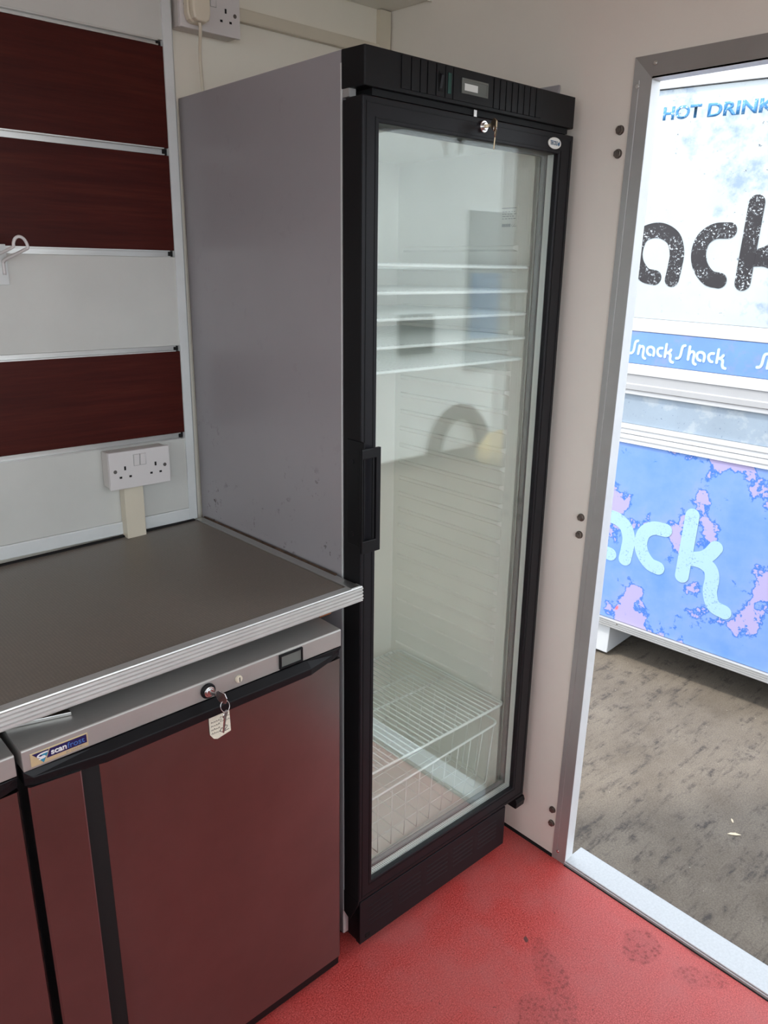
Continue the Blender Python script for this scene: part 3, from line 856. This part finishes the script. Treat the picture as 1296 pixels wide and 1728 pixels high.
# ------------------------------------------------------------------ undercounter fridges
UO = Vector((-.6738, -.6470, 0)); UR = (.0082, -.0120, .0030)
UM = Euler(UR).to_matrix()
def UW(p): return UM @ Vector(p) + UO
uf = thing('undercounter_fridge', 'stainless undercounter fridge with keys, temperature display and blue name plate', 'fridge', UO, UR, 'stainless undercounter fridges')
UWD = .602
MB().box(-UWD+.004, -.004, .045, .585, .045, .8335).build('cabinet', M['cabinet'], uf, .002)
tp = MB().prism([(.0,.8350),(.0,.8690),(.0022,.8712),(.575,.8712),(.575,.8350)], 0, -UWD, 0)
top = tp.build('control_panel', M['steel_x'], uf, .0012)
MB().frame(-.1475,-.0950,.8375,.8668,-.1435,-.0990,.8415,.8628,-.0042,.001).build('display_bezel', M['black'], top, .001)
MB().box(-.1435, -.0990, -.0022, .0005, .8415, .8628).build('display_window', M['lcd'], top)
MB().cyl((-.2344, -.0042, .8518), .0068, .0045, 1, 24).cyl((-.2344, -.0052, .8518), .0055, .0012, 1, 24).build('blanking_plug', M['cream_plastic'], top, .0006)
MB().box(-.2352, -.2336, -.0058, -.005, .8475, .8562).build('plug_slot', M['ink'], top)
MB().cyl((-.2959, -.0050, .8523), .0138, .0055, 1, 32).build('lock_collar', M['black'], top, .0015)
MB().cyl((-.2959, -.0085, .8523), .0098, .004, 1, 28).cyl((-.2959, -.0110, .8523), .0072, .003, 1, 24).build('lock_barrel', M['chrome'], top, .0008)
# name plate
np_ = MB().box(-.5907, -.5048, -.0012, .0003, .8392, .8612).build('name_plate', M['gold'], top, .0003)
x0 = -.5907; z0 = .8392
def PX(a, b): return (x0+.0859*a, z0+.0220*b)
MB().prism([PX(.03,.93), PX(.315,.93), PX(.245,.36), PX(.205,.06), PX(.175,.30)], 1, -.0016, -.001).build('emblem', M['navy'], np_)
MB().prism([PX(.335,.93), PX(.975,.93), PX(.975,.30), PX(.265,.30)], 1, -.0016, -.001).build('plate_field', M['navy'], np_)
MB().prism([PX(.145,.40), PX(.245,.36), PX(.205,.06)], 1, -.0020, -.0014).build('emblem', M['teal'], np_)
MB().prism([PX(.17,.74), PX(.30,.80), PX(.29,.66), PX(.262,.48), PX(.24,.44)], 1, -.0019, -.0014).build('emblem', M['teal'], np_)
MB().ribbon([PX(.285,.80), PX(.17,.78), PX(.115,.66), PX(.16,.54), PX(.22,.56), PX(.235,.46), PX(.14,.42)], .0020, -.0022, -.0016, 6).build('emblem', M['white_letter'], np_)
text('plate_text', 'scan', M['white_letter'], np_, *[PX(.345,.42)[0], PX(.615,.42)[0], PX(0,.42)[1], PX(0,.74)[1]], -.0019, .0005, .03)
text('plate_text', 'frost', M['sky_blue'], np_, *[PX(.63,.42)[0], PX(.935,.42)[0], PX(0,.42)[1], PX(0,.84)[1]], -.0019, .0005, .0)
text('plate_text', 'BY CARAVELL', M['grey_letter'], np_, *[PX(.60,.1)[0], PX(.93,.1)[0], PX(0,.08)[1], PX(0,.20)[1]], -.0015, .0004, .0)
# door: folded sheet with a raised strip at the left and a shadowed return beside it
dpz = [(-.600,.040),(-.600,-.001),(-.597,-.004),(-.5265,-.0130),(-.5245,-.0122),(-.5238,-.010),(-.5235,.022),(-.519,.0222),(-.514,.0214),(-.508,.0196),(-.501,.0166),(-.494,.0130),(-.487,.0092),(-.480,.0056),(-.472,.0026),(-.464,.0008),(-.454,0),(-.004,0),(-.0005,.003),(-.0005,.040)]
d_ = MB().prism(dpz, 2, .048, .8085, True)
udoor = d_.build('door', M['steel_v'], uf)
udoor.data.set_sharp_from_angle(angle=math.radians(28))
# black full width grip: tapered at both ends, sloping top face
gp = MB()
secs = [(.0005, .006, .8110), (-.020, -.001, .8110), (-.085, -.016, .8080), (-.485, -.016, .8050), (-.500, -.014, .8060), (-.590, -.003, .8085), (-.6025, .004, .8085)]
vs = []; fs = []
for (x, yf, zb) in secs:
    vs += [(x, .030, .8335), (x, -.001 if x > -.59 else .004, .8335), (x, yf, .8225), (x, yf+.001, zb), (x, .030, zb)]
for i in range(len(secs)-1):
    for k in range(5):
        fs.append((i*5+k, i*5+(k+1) % 5, (i+1)*5+(k+1) % 5, (i+1)*5+k))
fs += [(0,1,2,3,4), tuple(len(vs)-5+k for k in (4,3,2,1,0))]
gp.add(vs, fs)
gp.build('grip_handle', M['black'], udoor, .0015)
MB().box(-.035, -.022, .004, .016, .8335, .8352).build('hinge_pin', M['chrome'], uf)
MB().box(-UWD+.006, -.006, .010, .05, .052, .80).build('gasket', M['rubber'], uf)
MB().box(-UWD+.006, -.003, .004, .05, .022, .048).build('plinth', M['black'], uf, .002)
for xx in (-.04, -UWD+.04):
    for yy in (.05, .54):
        MB().cyl((xx, yy, .0), .018, .046, 2, 16).build('foot', M['black'], uf)
# its neighbour at the left edge: the same unit, without the name plate in view
keep = [c for c in uf.children]
cp = uf.copy(); COL.objects.link(cp); cp.location = UW((-.6105, .004, -.004))
cp['label'] = 'second stainless undercounter fridge, cut off at the left edge'
for ch in keep:
    if ch.name.split('.')[0] in ('foot',) and ch.name != 'x':
        pass
    c2 = ch.copy(); COL.objects.link(c2); c2.parent = cp
    for g in ch.children:
        if g.name.startswith('name_plate'): continue
        g2 = g.copy(); COL.objects.link(g2); g2.parent = c2

# keys and paper tag hanging in the undercounter lock
uk = thing('key_set', 'steel keys with a paper tag hanging in the undercounter fridge lock', 'keys', UW((-.2959, -.011, .8523)), UR)
k1 = MB().box(-.0012, .0012, -.012, .004, -.003, .003)
k1.prism([(-.012,.006),(-.012,-.007),(-.020,-.013),(-.031,-.012),(-.034,-.002),(-.030,.007),(-.018,.010)], 0, -.0010, .0010)
o = k1.build('key', M['steelkey'], uk, .0005); o.rotation_euler = (0, 0, .38)
MB().tube([(.0115+.0085*math.cos(a), -.0255+.003*math.sin(a), -.0185+.0095*math.sin(a)) for a in [2*PI*k/24 for k in range(24)]], .0008, 6, True).build('key_ring', M['steelkey'], uk)
k2 = key_mesh(.0080, .030, .0020)
o = k2.build('key', M['steelkey'], uk, .0004); o.location = (.0125, -.0235, -.0355); o.rotation_euler = (.12, .03, .55)
tg = MB().prism([(-.002,-.040),(.0390,-.052),(.0405,-.096),(.0130,-.1015),(.0060,-.0985),(-.0012,-.0880)], 1, .0088, .0094)
tagp = tg.build('paper_tag', M['paper'], uk)
tx = MB()
for i in range(4):
    zz = -.066-.0075*i
    x = .002
    while x < .016+.002*(3-i):
        h_ = random.uniform(.001, .003)
        tx.ribbon([(x, zz), (x+.0016, zz+h_), (x+.0034, zz-.0006)], .0006, .0084, .0088, 3); x += .0046
for i in range(2):
    x = .020
    while x < .036:
        zz = -.062-.008*i-(x-.02)*.1
        tx.ribbon([(x, zz), (x+.0018, zz+random.uniform(.001,.003)), (x+.0036, zz)], .0006, .0084, .0088, 3); x += .005
tx.ribbon([(.0225,-.083),(.0195,-.087),(.0225,-.0915),(.0258,-.087),(.0225,-.083)], .0009, .0084, .0088, 4)
tx.ribbon([(.0275,-.0845),(.0305,-.081),(.0335,-.0835),(.0280,-.0910),(.0365,-.0905)], .0009, .0084, .0088, 4)
tx.build('tag_writing', M['ink'], tagp)

# loose aluminium strip lying on the undercounter fridge top
st = solo('metal_strip', MB().prism([(-.640,.082),(-.5095,.045),(-.5095,.056),(-.52,.085),(-.64,.110)], 2, .8716, .8775), M['alu_x'], 'loose grey metal strip lying on the undercounter fridge below the worktop edge', 'strip', None, .0008)
st.location = UO; st.rotation_euler = UR

# ------------------------------------------------------------------ trailer opposite
TO = Vector((2.0, -.7, GZ)); TM = Matrix(((0.08986844, 0.99595273, 0.00134803), (-0.99584071, 0.08987855, -0.01493761), (-0.01499831, 0, 0.99988752)))
tr = thing('catering_trailer', 'white and blue snack trailer with worn lettering standing outside the doorway', 'trailer', TO, TM.to_euler())
T0, T1, TD = -2.6, 1.42, 2.1
def tb(name, m, z0, z1, y0=0, y1=.03, x0=T0, x1=T1, bev=.002):
    return MB().box(x0, x1, y0, y1, z0, z1).build(name, m, tr, bev)
MB().box(T0, T1, .03, TD, .16, 2.90).build('trailer_body', M['trailer_white'], tr)
up_p = tb('upper_panel', M['marble'], 1.765, 2.735)
tb('roof_rail', M['trailer_white'], 2.738, 2.90, -.012)
tb('panel_rail', M['trailer_white'], 1.7035, 1.764, -.004)
strip = tb('sign_strip', M['blue_strip'], 1.5515, 1.7020, -.001)
tb('panel_rail', M['trailer_white'], 1.4990, 1.5500, -.006)
MB().prism([(-.0005,1.4975),(.0,1.4560),(-.014,1.452),(-.014,1.428),(-.008,1.424),(-.012,1.405),(.03,1.405),(.03,1.4975)], 0, T0, T1).build('counter_rail', M['trailer_grey'], tr)
tb('counter_panel', M['grey_panel'], 1.2590, 1.4045, .002)
MB().prism([(-.012,1.2580),(-.012,1.2360),(-.006,1.2330),(-.010,1.2105),(.004,1.2085),(-.010,1.2065),(-.010,1.1850),(-.004,1.1820),(-.008,1.1630),(.03,1.1630),(.03,1.2580)], 0, T0, T1).build('counter_rail', M['trailer_white'], tr)
low = tb('lower_panel', M['blue'], .2125, 1.1625)
brp = [(.03,.165),(-.010,.165)]
for k in range(4):
    zz = .167+.0112*k
    brp += [(-.014,zz+.001),(-.014,zz+.0078),(-.010,zz+.0095)]
brp += [(.03,.2122)]
brl = MB().prism(brp, 0, T0, T1).build('bottom_rail', M['trailer_rail'], tr)
for xx in (-.918, -.529, -.14, .25):
    MB().cyl((xx, -.0165, .200), .0045, .003, 1, 14).build('rail_rivet', M['chrome'], brl)
MB().prism([(-1.25,.012),(-.965,.012),(-.965,.42),(-1.25,.42)], 2, .0, .164).build('support_block', M['trailer_white'], tr, .004)
for xx in (-1.9, 1.0):
    MB().box(xx-.1, xx+.1, 1.0, 1.6, .0, .17).build('support_block', M['trailer_grey'], tr)

# letterforms: single stroke skeletons, x-height = 1, baseline 0
G = {
 'a': [[(-.41,.02),(-.66,.08),(-.87,.33),(-.91,.64),(-.78,.92),(-.44,1.005),(-.12,.86),(.016,.57),(.016,.27),(-.01,0)]],
 'c': [[(.30,1.01),(.01,.99),(-.2,.83),(-.26,.56),(-.18,.29),(.03,.07),(.257,.02)]],
 'k': [[(.02,1.53),(0,0)], [(.1,.47),(.38,.57),(.54,.70),(.66,.90)], [(.1,.48),(.4,.48),(.625,.36),(.7,.14),(.703,-.2),(.84,-.5),(1.1,-.58)]],
 'h': [[(.02,1.53),(0,0)], [(.04,.55),(.16,.85),(.42,.98),(.64,.82),(.68,.5),(.66,.0),(.74,-.35),(1.0,-.50)]],
 'n': [[(.06,1.0),(0,0)], [(.04,.55),(.16,.85),(.42,.98),(.64,.82),(.68,.5),(.66,.0),(.74,-.35),(1.0,-.50)]],
 'S': [[(.42,1.60),(.18,1.50),(.08,1.15),(.04,.6),(-.04,.22),(-.22,.02),(-.46,-.02)]],
}
def word(name, seq, x, z, u, wstroke, m, parent, y, end=None):
    b = MB()
    i = 0
    for ch, dx, dz in seq:
        for stk in G[ch]:
            b.ribbon([(x+(px+dx)*u, z+(pz+dz)*u) for px, pz in stk], wstroke, y-.0012-.0004*(i % 3), y, 12); i += 1
    return b.build(name, m, parent)
snack = [('S',-2.85,0),('n',-2.1,0),('a',0,0),('c',.75,0),('k',1.49,0)]
word('dark_lettering', snack, -.888, 1.946, .210, .066, M['letter_dark'], up_p, -.0004)
word('pale_lettering', [('S',-2.85,0),('n',-2.1,0),('a',0,0),('c',.60,0),('k',1.46,0)], -.928, .560, .205, .068, M['letter_pale'], low, -.0004)
shack = [('S',1.49+1.95,0),('h',1.49+2.95,0),('a',1.49+2.95+1.95,0),('c',1.49+2.95+2.70,0),('k',1.49+2.95+3.50,0)]
for off in (0.0, .592):
    word('strip_lettering', [('S',-2.72,0),('n',-2.05,0),('a',0,0),('c',.72,0),('k',1.5,0)] + shack, -.9265+off, 1.5985, .0375, .0125, M['letter_white'], strip, -.0014)
text('hot_lettering', 'HOT', M['letter_blue'], up_p, -1.0340, -.8650, 2.6135, 2.6670, -.0006, .001, .028)
text('drinks_lettering', 'DRINKS', M['letter_blue'], up_p, -.8370, -.5300, 2.6115, 2.6655, -.0006, .001, .028)

# ------------------------------------------------------------------ white trailer beyond, seen in the fridge glass
fw = thing('parked_trailer', 'white parked trailer mirrored in the tall fridge glass', 'trailer', (2.1, -5.4, GZ))
MB().box(0, 5.6, -2.0, 0, .12, 3.5).build('trailer_body', M['far_white'], fw, .03)
MB().box(2.78, 3.60, .0, .02, 1.0, 2.65).build('side_panel', M['far_grey'], fw)
MB().box(2.84, 3.30, .02, .03, 1.34, 2.02).build('side_sign', M['far_blue'], fw)
MB().box(1.80, 2.28, .0, .04, 1.22, 1.62).build('wall_vent', M['far_dark'], fw, .01)
arc = [(2.72+.40*math.cos(a), .03, .10+.46*math.sin(a)) for a in [PI*k/14 for k in range(15)]]
MB().tube(arc, .085, 10).build('wheel_arch', M['far_arch'], fw)
for xx in (.5, 5.0):
    MB().box(xx, xx+.2, -1.2, -.6, 0, .13).build('support_leg', M['far_dark'], fw)
sk = MB().tube([(5.10, -5.05, GZ+.001), (5.10, -5.05, GZ+.03), (5.10, -5.03, GZ+.15), (5.13, -5.02, GZ+.30), (5.15, -5.03, GZ+.36)], [.20, .24, .23, .15, .05], 14)
solo('yellow_sack', sk, M['yellow'], 'yellow sack on the ground mirrored in the tall fridge glass', 'sack', None, 0)

# dry leaves on the yard
def leaf(x, y, rz, sc, label):
    b = MB()
    up_ = [(-.5,0,.0),(-.25,.12,.03),(.1,.15,.05),(.5,0,.02)]; dn = [(.1,-.13,.05),(-.25,-.11,.03)]
    mid = [(-.25,0,.005),(.1,0,.015)]
    vs = [tuple(c*sc for c in p) for p in up_+dn+mid]
    b.add(vs, [(0,1,6),(1,2,7,6),(2,3,7),(3,4,7),(4,5,6,7),(5,0,6)])
    o = b.build('dry_leaf', M['leaf']); o.location = (x, y, GZ+.002); o.rotation_euler = (0, 0, rz)
    s = o.modifiers.new('thick', 'SOLIDIFY'); s.thickness = .0008
    tag(o, label, 'leaf', 'dry leaves on the yard')
leaf(1.06, -.84, -.9, .050, 'large pale dry leaf lying on the concrete yard')
leaf(1.13, -.80, .7, .026, 'small dry leaf just beyond the larger one on the yard')

# ------------------------------------------------------------------ light
wd = bpy.data.worlds.new('sky'); S.world = wd; wd.use_nodes = True
n = wd.node_tree.nodes; l = wd.node_tree.links
bgn = n['Background']; bgn.inputs['Color'].default_value = (.86,.93,1.0,1); bgn.inputs['Strength'].default_value = 3.55
sd = bpy.data.lights.new('sun', 'SUN'); so = bpy.data.objects.new('sun', sd); COL.objects.link(so)
sd.energy = 3.4; sd.angle = math.radians(6); sd.color = (1.0,.95,.87)
sv = Vector((.50, -.30, -1.0)).normalized()      # travels over our roof on to the trailer opposite
so.rotation_euler = sv.to_track_quat('-Z', 'Y').to_euler(); so.location = (-3, 1, 6)

# ------------------------------------------------------------------ output look
vs_ = S.view_settings
S.display_settings.display_device = 'sRGB'
vs_.view_transform = 'Standard'; vs_.look = 'None'; vs_.gamma = 1.0; vs_.exposure = 0.0; vs_.use_curve_mapping = False
c = S.cycles
c.use_denoising = True; c.max_bounces = 14; c.diffuse_bounces = 6; c.glossy_bounces = 6; c.transparent_max_bounces = 24; c.transmission_bounces = 8
c.caustics_reflective = True; c.sample_clamp_indirect = 12
